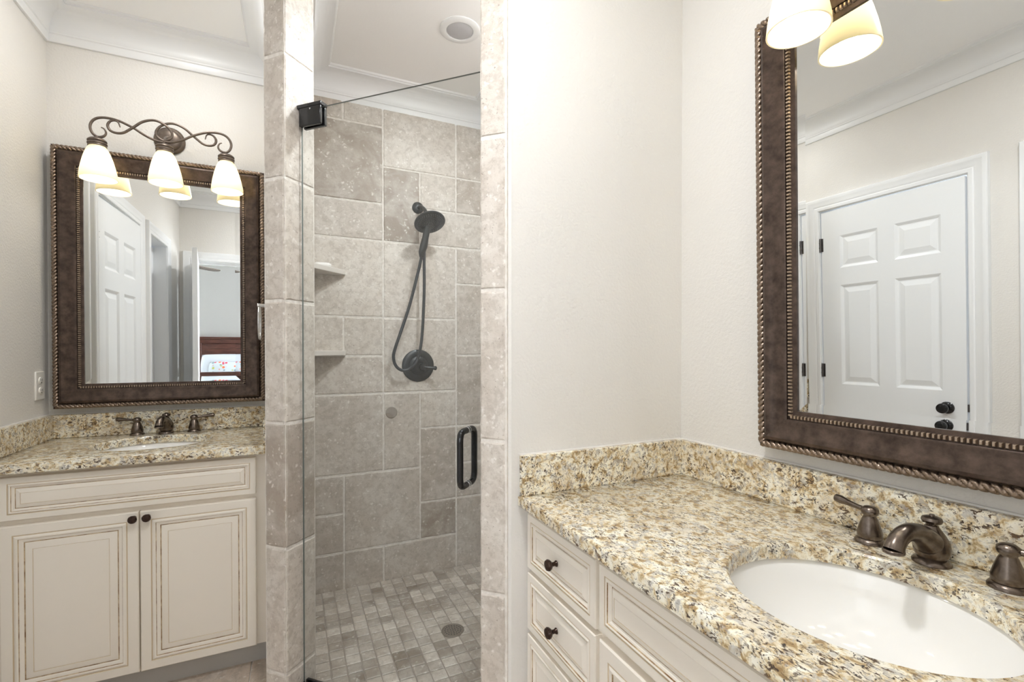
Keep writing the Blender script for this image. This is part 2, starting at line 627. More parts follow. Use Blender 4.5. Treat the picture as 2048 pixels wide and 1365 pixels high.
mb.box(2.34, 2.44, -4.0, -2.85, 0, ZCEIL)
mb.box(2.34, 2.44, -1.15, YF - 0.12, 0, ZCEIL)
mb.box(2.34, 2.44, -2.85, -1.15, 0, 0.7)
mb.box(2.34, 2.44, -2.85, -1.15, 2.2, ZCEIL)
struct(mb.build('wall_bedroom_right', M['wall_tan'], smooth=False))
mb = MB()
mb.box(-3.3, XL - 0.12, YF - 0.14, YF - 0.12, 0, ZCEIL)
mb.box(1.35, 2.44, YF - 0.14, YF - 0.12, 0, ZCEIL)
struct(mb.build('wall_bedroom_front', M['wall_tan'], smooth=False))
mb = MB()
for y0, y1, z0, z1 in ((-2.85, -2.79, 0.7, 2.2), (-1.21, -1.15, 0.7, 2.2), (-2.79, -1.21, 0.7, 0.76), (-2.79, -1.21, 2.14, 2.2), (-2.79, -1.21, 1.43, 1.47)):
    mb.box(2.36, 2.41, y0, y1, z0, z1)
struct(mb.build('added_window_1', M['trim'], smooth=False))  # unseen bedroom opening, added to go with the side fill daylight

# crown mouldings: profile (out from the wall, height)
CZ = 2.624


def crown_prof():
    p = [(0.0, CZ), (0.010, CZ), (0.013, CZ + 0.006), (0.014, CZ + 0.030), (0.019, CZ + 0.034), (0.019, CZ + 0.039)]
    for k in range(9):
        a = k / 8 * PI / 2
        p.append((0.021 + 0.073 * (1 - math.cos(a)), CZ + 0.042 + 0.082 * math.sin(a)))
    p += [(0.097, CZ + 0.124), (0.097, CZ + 0.130), (0.104, CZ + 0.133), (0.107, ZCEIL)]
    return p


def crown(path, closed, name):
    mb = MB()
    sweep(mb, path, closed, crown_prof(), lambda x, y, h: (x, y, h))
    return struct(mb.build(name, M['trim'], angle=30))


# paths run with the room on their left
crown([(XP, 1.838), (XP, YB), (XL, YB), (XL, YF), (XR, YF), (XR, YS), (0.557, 1.207), (-0.024, 1.774)], True, 'trim_1')
crown([(0.074, 1.872), (0.582, 1.364), (1.075, 1.364), (1.075, YB), (0.074, YB)], True, 'trim_2')
bprof = [(0, 0), (0.014, 0), (0.014, 0.10), (0.010, 0.115), (0.006, 0.13), (0, 0.13)]


def base(path, name):
    mb = MB()
    sweep(mb, path, False, bprof, lambda x, y, h: (x, y, h))
    return struct(mb.build(name, M['trim']))


base([(XL, 1.17), (XL, 1.065)], 'baseboard_left')
base([(XL, 2.10), (XL, 2.12)], 'baseboard_alcove')

# ------------------------------------------------------------------ tiled surfaces
TR = random.Random(11)


def tile(mb, org, ud, vd, nd, u0, u1, v0, v1, th, tone, jit=0.0028, gap=0.0032, step=0.022):
    org, ud, vd, nd = Vector(org), Vector(ud), Vector(vd), Vector(nd)
    u0 += gap
    u1 -= gap
    v0 += gap
    v1 -= gap
    if u1 - u0 < 0.006 or v1 - v0 < 0.006:
        return
    per = []

    def seg(a, b_):
        k = max(1, int(math.hypot(b_[0] - a[0], b_[1] - a[1]) / step))
        for i in range(k):
            t = i / k
            per.append((a[0] + (b_[0] - a[0]) * t, a[1] + (b_[1] - a[1]) * t))
    c = [(u0, v0), (u1, v0), (u1, v1), (u0, v1)]
    for i in range(4):
        seg(c[i], c[(i + 1) % 4])
    cu, cv = (u0 + u1) / 2, (v0 + v1) / 2
    r0, r1, r2 = [], [], []
    e = min(0.004, (u1 - u0) / 5, (v1 - v0) / 5)
    for u, v in per:
        ju, jv = TR.uniform(0, jit), TR.uniform(0, jit)
        su = 1 if u < cu else -1
        sv = 1 if v < cv else -1
        uu = u + su * ju if abs(abs(u - cu) - (u1 - u0) / 2) < 1e-6 else u
        vv = v + sv * jv if abs(abs(v - cv) - (v1 - v0) / 2) < 1e-6 else v
        r0.append(org + ud * uu + vd * vv)
        r1.append(org + ud * uu + vd * vv + nd * (th - e * 0.6))
        iu = min(max(uu, u0 + e + TR.uniform(0, jit)), u1 - e - TR.uniform(0, jit))
        iv = min(max(vv, v0 + e + TR.uniform(0, jit)), v1 - e - TR.uniform(0, jit))
        r2.append(org + ud * iu + vd * iv + nd * th)
    n0 = len(mb.f)
    mb.rings([r0, r1, r2], True, False, True)
    for k in range(n0, len(mb.f)):
        mb.tone[k] = tone


def backing(mb, org, ud, vd, nd, u0, u1, v0, v1, th):
    org, ud, vd, nd = Vector(org), Vector(ud), Vector(vd), Vector(nd)
    rr = []
    for h in (0.0, th):
        rr.append([org + ud * u + vd * v + nd * h for u, v in ((u0, v0), (u1, v0), (u1, v1), (u0, v1))])
    mb.rings(rr, True, True, True, 1)


# shower back wall: the mixed-size layout, columns 0.209 m apart and rows 0.211 m apart
# column edges
cxs = [0.074, 0.2475, 0.4565, 0.6625, 0.8785, 1.075]
rz = [0.0, 0.208, 0.419, 0.625, 0.847, 1.058, 1.266, 1.477, 1.688, 1.900, 2.105, 2.312, 2.528, 2.66]
# (first column, last column, first row, last row, tone)
lay = [
    (0, 0, 0, 0, .45), (1, 1, 0, 0, .52), (2, 3, 0, 0, .55), (4, 4, 0, 1, .50),
    (0, 0, 1, 1, .45), (1, 2, 1, 2, .60), (3, 3, 1, 1, .10), (4, 4, 2, 2, .45), (0, 0, 2, 2, .50), (3, 3, 2, 3, .40),
    (0, 1, 3, 4, .58), (2, 2, 3, 4, .62), (4, 4, 3, 3, .48), (3, 3, 4, 4, .75), (4, 4, 4, 5, .42),
    (0, 1, 5, 5, .66), (2, 3, 5, 6, .70), (0, 0, 6, 6, .7), (1, 1, 6, 6, .74), (4, 4, 6, 7, .58),
    (0, 1, 7, 8, .78), (2, 2, 7, 8, .80), (3, 3, 7, 8, .74), (4, 4, 8, 8, .62),
    (0, 1, 9, 9, .52), (2, 2, 9, 10, .0), (3, 4, 9, 9, .6), (3, 3, 10, 10, .62), (4, 4, 10, 10, .28),
    (0, 1, 10, 11, .06), (2, 3, 11, 12, .68), (4, 4, 11, 12, .46), (0, 0, 12, 12, .40), (1, 1, 12, 12, .60),
]
mb = MB()
backing(mb, (0, YB, 0), (1, 0, 0), (0, 0, 1), (0, -1, 0), 0.066, 1.083, 0, 2.66, 0.0095)
for c0, c1, r0, r1, tn in lay:
    tile(mb, (0, YB, 0), (1, 0, 0), (0, 0, 1), (0, -1, 0), cxs[c0], cxs[c1 + 1], rz[r0], rz[r1 + 1], T, tn)
slabel(mb.build('wall_shower_back', [M['trav'], M['grout']], angle=14), 'mixed-size tumbled travertine tile wall behind the shower head', 'wall')


def grid_wall(name, org, ud, nd, u1, z1, size=(0.42, 0.42), lbl=None):
    mb = MB()
    backing(mb, org, ud, (0, 0, 1), nd, 0, u1, 0, z1, 0.0095)
    k = 0
    z = 0.0
    while z < z1 - 0.01:
        u = -(0.21 if k % 2 else 0.0)
        while u < u1 - 0.01:
            a, b_ = max(0, u), min(u1, u + size[0])
            tile(mb, org, ud, (0, 0, 1), nd, a, b_, z, min(z1, z + size[1]), T, TR.uniform(0.35, 0.75))
            u += size[0]
        z += size[1]
        k += 1
    o = struct(mb.build(name, [M['trav'], M['grout']], angle=14))
    return o


grid_wall('wall_shower_left', (0.062, YB, 0), (0, -1, 0), (1, 0, 0), YB - 1.89, 2.66)
grid_wall('wall_shower_right', (1.087, YB, 0), (0, -1, 0), (-1, 0, 0), YB - 1.38, 2.66)
grid_wall('wall_shower_front', (1.075, 1.376, 0), (-1, 0, 0), (0, 1, 0), 0.46, 2.66)

# entrance column on the left: front face and reveal, then the face of the right column
S2 = math.sqrt(0.5)
JZ = [0.0, 0.19, 0.620, 1.048, 1.466, 1.882, 2.300, 2.70]
mb = MB()
tones = [.62, .66, .16, .60, .58, .55, .50]
o_ = Vector((-0.086 + T * S2, 1.836 + T * S2, 0))
backing(mb, o_, (S2, -S2, 0), (0, 0, 1), (-S2, -S2, 0), -0.004, 0.0875 - T, 0, 2.70, 0.0095)
for i, tn in enumerate(tones):
    tile(mb, o_, (S2, -S2, 0), (0, 0, 1), (-S2, -S2, 0), -0.006, 0.0877, JZ[i], JZ[i + 1], T, tn, 0.003)
o2 = Vector((-0.024 - T * S2, 1.774 + T * S2, 0))
backing(mb, o2, (S2, S2, 0), (0, 0, 1), (S2, -S2, 0), 0.004, 0.139, 0, 2.70, 0.0095)
for i, tn in enumerate(tones):
    tile(mb, o2, (S2, S2, 0), (0, 0, 1), (S2, -S2, 0), 0.0, 0.141, JZ[i], JZ[i + 1], T, tn + 0.18, 0.003)
slabel(mb.build('wall_shower_column_left', [M['trav'], M['grout']], angle=14), 'travertine-clad column at the hinge side of the glass shower door', 'column')
mb = MB()
JR = [0.0, 0.19, 0.605, 1.041, 1.468, 1.900, 2.32, 2.70]
tones = [.62, .60, .62, .62, .66, .64, .04]
o_ = Vector((0.484 + T * S2, 1.266 + T * S2, 0))
backing(mb, o_, (S2, -S2, 0), (0, 0, 1), (-S2, -S2, 0), 0.004, 0.0835, 0, 2.70, 0.0095)
for i, tn in enumerate(tones):
    tile(mb, o_, (S2, -S2, 0), (0, 0, 1), (-S2, -S2, 0), -0.002, 0.082, JR[i], JR[i + 1], T, tn, 0.003)
o2 = Vector((0.484, 1.266, 0))
backing(mb, o2 + Vector((T * S2, -T * S2, 0)), (S2, S2, 0), (0, 0, 1), (-S2, S2, 0), 0.004, 0.139, 0, 2.70, 0.0095)
for i, tn in enumerate(tones):
    tile(mb, o2 + Vector((T * S2, -T * S2, 0)), (S2, S2, 0), (0, 0, 1), (-S2, S2, 0), 0.002, 0.141, JR[i], JR[i + 1], T, tn, 0.003)
slabel(mb.build('wall_shower_column_right', [M['trav'], M['grout']], angle=14), 'travertine-clad column at the handle side of the glass shower door', 'column')
# curb under the door
mb = MB()
mb.prism([(-0.02, 1.790), (0.488, 1.282), (0.572, 1.366), (0.066, 1.862)], -0.01, 0.052)
struct(mb.build('trim_curb', M['trav'], bevel=0.004))

# mosaic shower floor
mb = MB()
poly = [(0.070, 1.876), (0.578, 1.368), (1.079, 1.368), (1.079, YB), (0.070, YB)]
mb.prism(poly, -0.006, 0.008, 1)
FR = random.Random(5)
ms = 0.060
dr = (0.662, 2.075)
for i in range(20):
    for j in range(26):
        x0, y0 = 0.074 + i * ms, YB - T - (j + 1) * ms
        if x0 + ms > 1.076 or y0 < 1.37:
            continue
        if x0 + y0 < 1.955:
            continue
        if math.hypot(x0 + ms / 2 - dr[0], y0 + ms / 2 - dr[1]) < 0.040:
            continue
        tn = min(1, max(0, FR.gauss(0.47, 0.27)))
        tile(mb, (0, 0, 0.004), (1, 0, 0), (0, 1, 0), (0, 0, 1), x0, x0 + ms, y0, y0 + ms, 0.008, tn, 0.0008, 0.0016, 0.03)
slabel(mb.build('floor_shower', [M['mosaic'], M['grout_dk']], angle=14), 'small square travertine mosaic shower floor around the drain', 'floor')

# ------------------------------------------------------------------ doors and casings
cas_prof = [(0.0, 0.0), (0.0, 0.011), (0.004, 0.015), (0.020, 0.016), (0.026, 0.013), (0.036, 0.018), (0.058, 0.020), (0.064, 0.023), (0.078, 0.023), (0.082, 0.019), (0.085, 0.0)]


def casing(name, a0, a1, z1, put):
    mb = MB()
    # path with the moulding spreading outward from the opening
    sweep(mb, [(a0, 0.0), (a0, z1), (a1, z1), (a1, 0.0)], False, cas_prof, put, close_prof=True)
    return struct(mb.build(name, M['trim'], angle=30))


# left wall (facing +x): plan axis a = -y so that "left of path" points away from the opening
casing('trim_3', -DA1 - 0.004, -DA0 + 0.004, ZD + 0.004, lambda a, z, h: (XL + h, -a, z))
casing('trim_4', -DB1 - 0.004, -DB0 + 0.004, ZD + 0.004, lambda a, z, h: (XL + h, -a, z))
# front wall (facing +y)
casing('trim_5', -BX1 - 0.004, -BX0 + 0.004, 2.129, lambda a, z, h: (-a, YF + h, z))
# jamb linings
mb = MB()
for y0, y1 in ((DA0, DA1), (DB0, DB1)):
    mb.box(XL - 0.125, XL + 0.004, y0 - 0.004, y0 + 0.001, 0, ZD)
    mb.box(XL - 0.125, XL + 0.004, y1 - 0.001, y1 + 0.004, 0, ZD)
    mb.box(XL - 0.125, XL + 0.004, y0, y1, ZD - 0.001, ZD + 0.004)
struct(mb.build('trim_6', M['trim'], smooth=False))
mb = MB()
mb.box(BX0 - 0.004, BX0 + 0.002, YF - 0.125, YF + 0.004, 0, 2.125)
mb.box(BX1 - 0.002, BX1 + 0.004, YF - 0.125, YF + 0.004, 0, 2.125)
mb.box(BX0, BX1, YF - 0.125, YF + 0.004, 2.123, 2.129)
mb.box(BX0, BX1, YF - 0.075, YF - 0.04, 2.105, 2.125)
struct(mb.build('trim_7', M['trim'], smooth=False))


def six_panel(name, W, Hh, label, loc, rotz, knob=True):
    """door leaf: hinge edge at local x=0, free edge at x=-W, face toward -y, thickness .035 behind"""
    t = thing(name, label, 'door', loc, (0, 0, rotz))
    t['kind'] = 'structure'
    s = W / 0.757
    xs = [0.117 * s, 0.341 * s, 0.429 * s, 0.653 * s]
    zs = [0.25, 0.80, 0.993, 1.640, 1.752, 1.962]
    k = Hh / 2.135
    zs = [z * k for z in zs]
    mb = MB()
    for side, y0, sg in ((0, 0.0, 1), (1, 0.035, -1)):
        xb = [0] + xs + [W]
        zb = [0.008] + zs + [Hh]
        for i in range(5):
            for j in range(7):
                if i in (1, 3) and j in (1, 3, 5):
                    loops = [(0, 0), (0.006, 0.003), (0.016, 0.009), (0.022, 0.009), (0.050, 0.002)]
                    rr = []
                    for ins, d in loops:
                        x0, x1, z0, z1 = xb[i] + ins, xb[i + 1] - ins, zb[j] + ins, zb[j + 1] - ins
                        y = y0 + sg * d
                        rr.append([(x0, y, z0), (x1, y, z0), (x1, y, z1), (x0, y, z1)])
                    mb.rings(rr, True, False, True)
                else:
                    mb.add([(xb[i], y0, zb[j]), (xb[i + 1], y0, zb[j]), (xb[i + 1], y0, zb[j + 1]), (xb[i], y0, zb[j + 1])], [(0, 1, 2, 3)])
    mb.rings([[(0, 0, 0.008), (W, 0, 0.008), (W, 0, Hh), (0, 0, Hh)], [(0, 0.035, 0.008), (W, 0.035, 0.008), (W, 0.035, Hh), (0, 0.035, Hh)]])
    mb.build('door_panel', M['doorp'], t, smooth=False)
    if knob:
        mb = MB()
        mb.lathe([(0.0, -0.001), (0.033, -0.001), (0.033, 0.004), (0.028, 0.009), (0.013, 0.012), (0.011, 0.028), (0.016, 0.034), (0.025, 0.040), (0.028, 0.050), (0.026, 0.058), (0.014, 0.064), (0.010, 0.0645), (0.0, 0.0645)], (W - 0.085, 0, 0.90), (0, -1, 0), 28)
        ko = mb.build('knob', M['black'], t)
        ko['label'] = 'dark round knob of the door'
        MB().box(W - 0.0005, W + 0.008, 0.006, 0.029, 0.885, 0.925).build('latch', M['nickel'], t, bevel=0.001)
    for z in (0.25, 1.08, 1.92):
        mb = MB()
        zz = z * k
        mb.lathe([(0.006, -0.045), (0.006, 0.045)], (-0.003, -0.006, zz), (0, 0, 1), 12)
        mb.box(-0.002, 0.012, -0.0015, 0.0, zz - 0.044, zz + 0.044)
        for q in (-0.015, 0.015):
            mb.box(-0.0105, 0.0045, -0.0135, 0.0005, zz + q - 0.001, zz + q + 0.001)
        mb.build('hinge', M['nickel'], t)
    for c in t.children:                     # built with the free edge at +W: turn it over to the left hand
        for vtx in c.data.vertices:
            vtx.co.x = -vtx.co.x
        c.data.flip_normals()
    return t


# door A on the left wall: face toward +x, hinge at large y. local -x -> -y, local -y -> +x : rotation 90
six_panel('door_1', 0.757, 2.135, 'white six-panel door with dark knob seen in the right mirror', (XL - 0.001, DA1 - 0.006, 0), PI / 2 + math.radians(1.3))
six_panel('door_2', DB1 - DB0 - 0.006, 2.13, 'white recessed panel door past the second casing in the left mirror', (XL - 0.085, DB1 - 0.003, 0), PI / 2, knob=False)
# open leaf of the bedroom doorway, standing square to the wall
six_panel('door_3', 0.79, 2.115, 'white open door leaf seen edge-on in the left mirror', (BX0 + 0.008, YF + 0.022, 0), math.radians(-97.5), knob=True)


# ------------------------------------------------------------------ vanities
CAB_LOOPS = [(0, 0.020), (0, 0.003), (0.003, 0), (0.032, 0), (0.0335, 0.0022), (0.036, 0.0006), (0.042, -0.0018), (0.047, -0.0004), (0.0485, 0.0024), (0.054, 0.0035), (0.0595, 0.0075), (0.0625, 0.0085), (0.064, 0.0060), (0.084, 0.0010), (0.0855, 0.0022), (0.087, 0.0010)]
CAB_MIS = [0, 0, 0, 2, 2, 0, 0, 1, 0, 0, 1, 0, 0, 2, 0, 0]


def panel(mb, x0, x1, z0, z1, y, s=1.0):
    rr = []
    for ins, d in CAB_LOOPS:
        i = ins * s
        rr.append([(x0 + i, y + d, z0 + i), (x1 - i, y + d, z0 + i), (x1 - i, y + d, z1 - i), (x0 + i, y + d, z1 - i)])
    mb.rings(rr, True, False, True, mis=CAB_MIS)


CM = [M['cab'], M['glaze'], M['glaze2']]


def knob_mesh(x, y, z):
    return MB().lathe([(0.008, 0.0), (0.0075, 0.002), (0.005, 0.006), (0.0055, 0.012), (0.010, 0.016), (0.0135, 0.020), (0.0145, 0.024), (0.012, 0.029), (0.006, 0.0315), (0.0, 0.032)], (x, y, z), (0, -1, 0), 20)


def countertop(mb, x0, x1, y0, y1, z, cx, cy, ax, ay, th=0.032, n=96):
    ang = [2 * PI * i / n for i in range(n)]
    for px, py in ((x0, y0), (x1, y0), (x1, y1), (x0, y1)):
        ang.append(math.atan2(py - cy, px - cx) % (2 * PI))
    ang = sorted(set(ang))

    def rect(a, ins):
        c, s_ = math.cos(a), math.sin(a)
        tx = ((x1 - ins - cx) / c) if c > 1e-9 else ((x0 + ins - cx) / c) if c < -1e-9 else 1e9
        ty = ((y1 - ins - cy) / s_) if s_ > 1e-9 else ((y0 + ins - cy) / s_) if s_ < -1e-9 else 1e9
        t = min(tx, ty)
        return cx + c * t, cy + s_ * t

    def ell(a, g):
        c, s_ = math.cos(a), math.sin(a)
        r = 1 / math.sqrt((c / (ax + g)) ** 2 + (s_ / (ay + g)) ** 2)
        return cx + c * r, cy + s_ * r
    R = [[(*ell(a, 0), z - th) for a in ang], [(*ell(a, 0), z - 0.004) for a in ang], [(*ell(a, 0.004), z) for a in ang],
         [(*rect(a, 0.005), z) for a in ang], [(*rect(a, 0.0015), z - 0.0015) for a in ang], [(*rect(a, 0), z - 0.005) for a in ang], [(*rect(a, 0), z - th + 0.003) for a in ang], [(*rect(a, 0.003), z - th) for a in ang]]
    R.append(R[0])
    mb.rings(R)


def sink(parent_label, loc, rot, ax, ay):
    t = thing('sink', parent_label, 'sink', loc, rot)
    prof = [(1.10, 0.0), (1.055, 0.0), (1.03, -0.004), (1.0, -0.015), (0.97, -0.045), (0.90, -0.085), (0.76, -0.115), (0.52, -0.133), (0.25, -0.142), (0.10, -0.145)]
    n = 64
    rr = [[(ax * s_ * math.cos(2 * PI * i / n), ay * s_ * math.sin(2 * PI * i / n), z) for i in range(n)] for s_, z in prof]
    ou = [[(ax * s_ * math.cos(2 * PI * i / n), ay * s_ * math.sin(2 * PI * i / n), z - 0.01) for i in range(n)] for s_, z in reversed(prof)]
    ou[-1] = [(p[0], p[1], -0.008) for p in rr[0]]
    MB().rings(rr + ou + [rr[0]]).build('basin', M['porcelain'], t, angle=60)
    MB().lathe([(0.024, -0.1445), (0.024, -0.142), (0.020, -0.1405), (0.016, -0.142), (0.014, -0.138), (0.0, -0.137)], n=24).build('drain_stopper', M['faucet'], t)
    return t


def faucet(label, loc, rot):
    t = thing('faucet', label, 'faucet', loc, rot)
    # spout: flared foot, pear body, arched beak toward -y
    mb = MB()
    mb.lathe([(0.0305, 0.0), (0.0305, 0.004), (0.027, 0.008), (0.022, 0.0105), (0.0215, 0.013)], n=32)
    mb.lathe([(0.0225, 0.010), (0.0275, 0.020), (0.0292, 0.031), (0.0275, 0.043), (0.0220, 0.054), (0.0155, 0.064), (0.0115, 0.070), (0.0105, 0.073)], n=32)
    mb.tube([(0, 0.000, 0.030), (0, -0.015, 0.044), (0, -0.035, 0.0575), (0, -0.060, 0.0685), (0, -0.088, 0.0725), (0, -0.110, 0.0670), (0, -0.124, 0.0560), (0, -0.129, 0.0470)],
            [0.0240, 0.0245, 0.0210, 0.0172, 0.0152, 0.0148, 0.0154, 0.0166], 20, smooth=6)
    mb.lathe([(0.0165, 0.0), (0.0172, 0.002), (0.0172, 0.005), (0.0150, 0.007)], (0, -0.1293, 0.0425), (0, 0, 1), 24)
    sp = mb.build('spout', M['faucet'], t, angle=50)
    MB().lathe([(0.0080, 0.071), (0.0085, 0.076), (0.0150, 0.0785), (0.0168, 0.083), (0.0150, 0.088), (0.009, 0.0905), (0.0045, 0.0915), (0.004, 0.094), (0, 0.0945)], n=28).build('lift_knob', M['faucet'], sp)
    for sx in (-1, 1):
        mb = MB()
        x = 0.108 * sx
        mb.lathe([(0.0275, 0.0), (0.0275, 0.004), (0.0245, 0.008), (0.0215, 0.010), (0.0230, 0.013), (0.0228, 0.022), (0.0185, 0.038), (0.0135, 0.052), (0.0115, 0.056), (0.0115, 0.058), (0.0150, 0.061), (0.0165, 0.066), (0.0155, 0.072), (0.010, 0.0765), (0.004, 0.078), (0, 0.078)], (x, 0, 0), n=32)
        h = mb.build('handle', M['faucet'], t, angle=50)
        MB().tube([(x + sx * 0.010, 0.002, 0.0665), (x + sx * 0.028, 0.005, 0.0675), (x + sx * 0.050, 0.009, 0.0695), (x + sx * 0.066, 0.012, 0.0710), (x + sx * 0.077, 0.014, 0.0718), (x + sx * 0.081, 0.0145, 0.0720)],
                  [0.0058, 0.0054, 0.0068, 0.0094, 0.0088, 0.0030], 14, smooth=5).build('lever', M['faucet'], h)
    return t


# ---- left vanity (faces -y)
CXL = -0.5215
t = thing('vanity_cabinet', 'cream glazed cabinet with two doors under the left counter', 'cabinet', (CXL, YB, 0))
yf = 2.150 - YB          # face of the doors
hw = 0.4345
mb = MB()
mb.box(-hw, hw, yf + 0.020, yf + 0.040, 0.105, 0.884)                    # face frame board
mb.box(-hw, -hw + 0.018, yf + 0.04, -0.002, 0.105, 0.884)
mb.box(hw - 0.018, hw, yf + 0.04, -0.002, 0.105, 0.884)
mb.box(-hw + 0.018, hw - 0.018, yf + 0.04, -0.002, 0.105, 0.123)
mb.build('body', M['cab'], t, smooth=False)
MB().box(-hw, hw, yf + 0.085, yf + 0.105, 0.0, 0.106).build('toe_kick', M['kick'], t, smooth=False)
mb = MB()
panel(mb, -0.372, 0.3855, 0.722, 0.868, yf, 0.64)
o = mb.build('drawer', CM, t, angle=25)
o['label'] = 'wide false drawer front without a knob'
for x0, x1, kx in ((-0.372, 0.0045, -0.008), (0.0095, 0.3855, 0.0335)):
    mb = MB()
    panel(mb, x0, x1, 0.110, 0.703, yf, 1.0)
    d = mb.build('door', CM, t, angle=25)
    knob_mesh(kx, yf, 0.683).build('knob', M['knob'], d)
t = thing('countertop', 'speckled granite countertop on the left cabinet in the alcove', 'countertop', (CXL, YB, 0))
mb = MB()
countertop(mb, -hw - 0.001, hw - 0.001, 2.120 - YB, -0.001, ZCL, -0.005, 2.41 - YB, 0.205, 0.165)
mb.build('slab', M['granite'], t, angle=40)
MB().box(-hw + 0.0195, hw - 0.0215, -0.021, -0.001, ZCL, 1.017).build('backsplash', M['granite'], t, bevel=0.002)
for x0, x1 in ((-hw, -hw + 0.0195), (hw - 0.0215, hw - 0.002)):
    MB().box(x0, x1, 2.124 - YB, -0.001, ZCL, 1.017).build('side_splash', M['granite'], t, bevel=0.002)
mb = MB()
mb.box(-hw, -hw + 0.006, 2.124 - YB, -0.001, 1.0168, 1.021)
mb.box(-hw, hw, -0.007, -0.001, 1.0168, 1.021)
mb.build('caulk_line', M['caulk'], t, smooth=False)
sink('white oval undermount sink in the left granite counter', (CXL - 0.005, 2.41, ZCL - 0.032), (0, 0, 0), 0.205, 0.165)
faucet('bronze two-handle faucet behind the left sink', (CXL - 0.008, 2.645, ZCL), (0, 0, 0))

# ---- right vanity (faces -x): local x = 0.477 - y , local y = x - XR
CYR = 0.477
RR = (0, 0, -PI / 2)
t = thing('vanity_cabinet', 'cream glazed cabinet with a stack of drawers under the right counter', 'cabinet', (XR, CYR, 0), RR)
yf = 0.600 - XR
xa, xb = CYR - YS, CYR - YF           # left end, right end in local x
mb = MB()
mb.box(xa + 0.002, xb - 0.002, yf + 0.020, yf + 0.040, 0.105, 0.856)
mb.box(xa + 0.002, xa + 0.018, yf + 0.04, -0.002, 0.105, 0.856)
mb.box(xb - 0.018, xb - 0.002, yf + 0.04, -0.002, 0.105, 0.856)
mb.box(xa + 0.018, xb - 0.018, yf + 0.04, -0.002, 0.105, 0.123)
mb.build('body', M['cab'], t, smooth=False)
MB().box(xa + 0.002, xb - 0.002, yf + 0.085, yf + 0.105, 0.0, 0.106).build('toe_kick', M['kick'], t, smooth=False)
for z0, z1 in ((0.684, 0.838), (0.511, 0.670), (0.316, 0.497), (0.110, 0.302)):
    mb = MB()
    panel(mb, CYR - 1.193, CYR - 0.862, z0, z1, yf, 0.62)
    d = mb.build('drawer', CM, t, angle=25)
    knob_mesh(CYR - 1.030, yf, (z0 + z1) / 2).build('knob', M['knob'], d)
mb = MB()
panel(mb, CYR - 0.848, CYR - 0.107, 0.692, 0.838, yf, 0.62)
o = mb.build('drawer', CM, t, angle=25)
o['label'] = 'wide false drawer front below the sink'
for y0, y1, ky in ((0.848, 0.4795, 0.515), (0.4755, 0.107, 0.44)):
    mb = MB()
    panel(mb, CYR - y0, CYR - y1, 0.110, 0.672, yf, 1.0)
    d = mb.build('door', CM, t, angle=25)
    knob_mesh(CYR - ky, yf, 0.640).build('knob', M['knob'], d)
t = thing('countertop', 'speckled granite countertop on the right cabinet below the large mirror', 'countertop', (XR, CYR, 0), RR)
mb = MB()
countertop(mb, xa + 0.002, xb - 0.001, 0.577 - XR, -0.001, ZCR, 0.0, 0.866 - XR, 0.207, 0.190)
mb.build('slab', M['granite'], t, angle=40)
MB().box(xa + 0.0225, xb - 0.001, -0.021, -0.001, ZCR, 1.000).build('backsplash', M['granite'], t, bevel=0.002)
MB().box(xa + 0.002, xa + 0.022, 0.581 - XR, -0.001, ZCR, 1.000).build('side_splash', M['granite'], t, bevel=0.002)
mb = MB()
mb.box(xa + 0.001, xa + 0.006, 0.581 - XR, -0.001, 0.9998, 1.004)
mb.box(xa, xb - 0.002, -0.006, -0.001, 0.9998, 1.004)
mb.build('caulk_line', M['caulk'], t, smooth=False)
sink('white oval undermount sink in the right granite counter', (0.866, CYR, ZCR - 0.032), RR, 0.207, 0.190)
faucet('bronze two-handle faucet behind the right sink', (1.118, 0.486, ZCR), RR)


# ------------------------------------------------------------------ framed mirrors
MW, MH, FW = 0.80, 1.125, 0.105


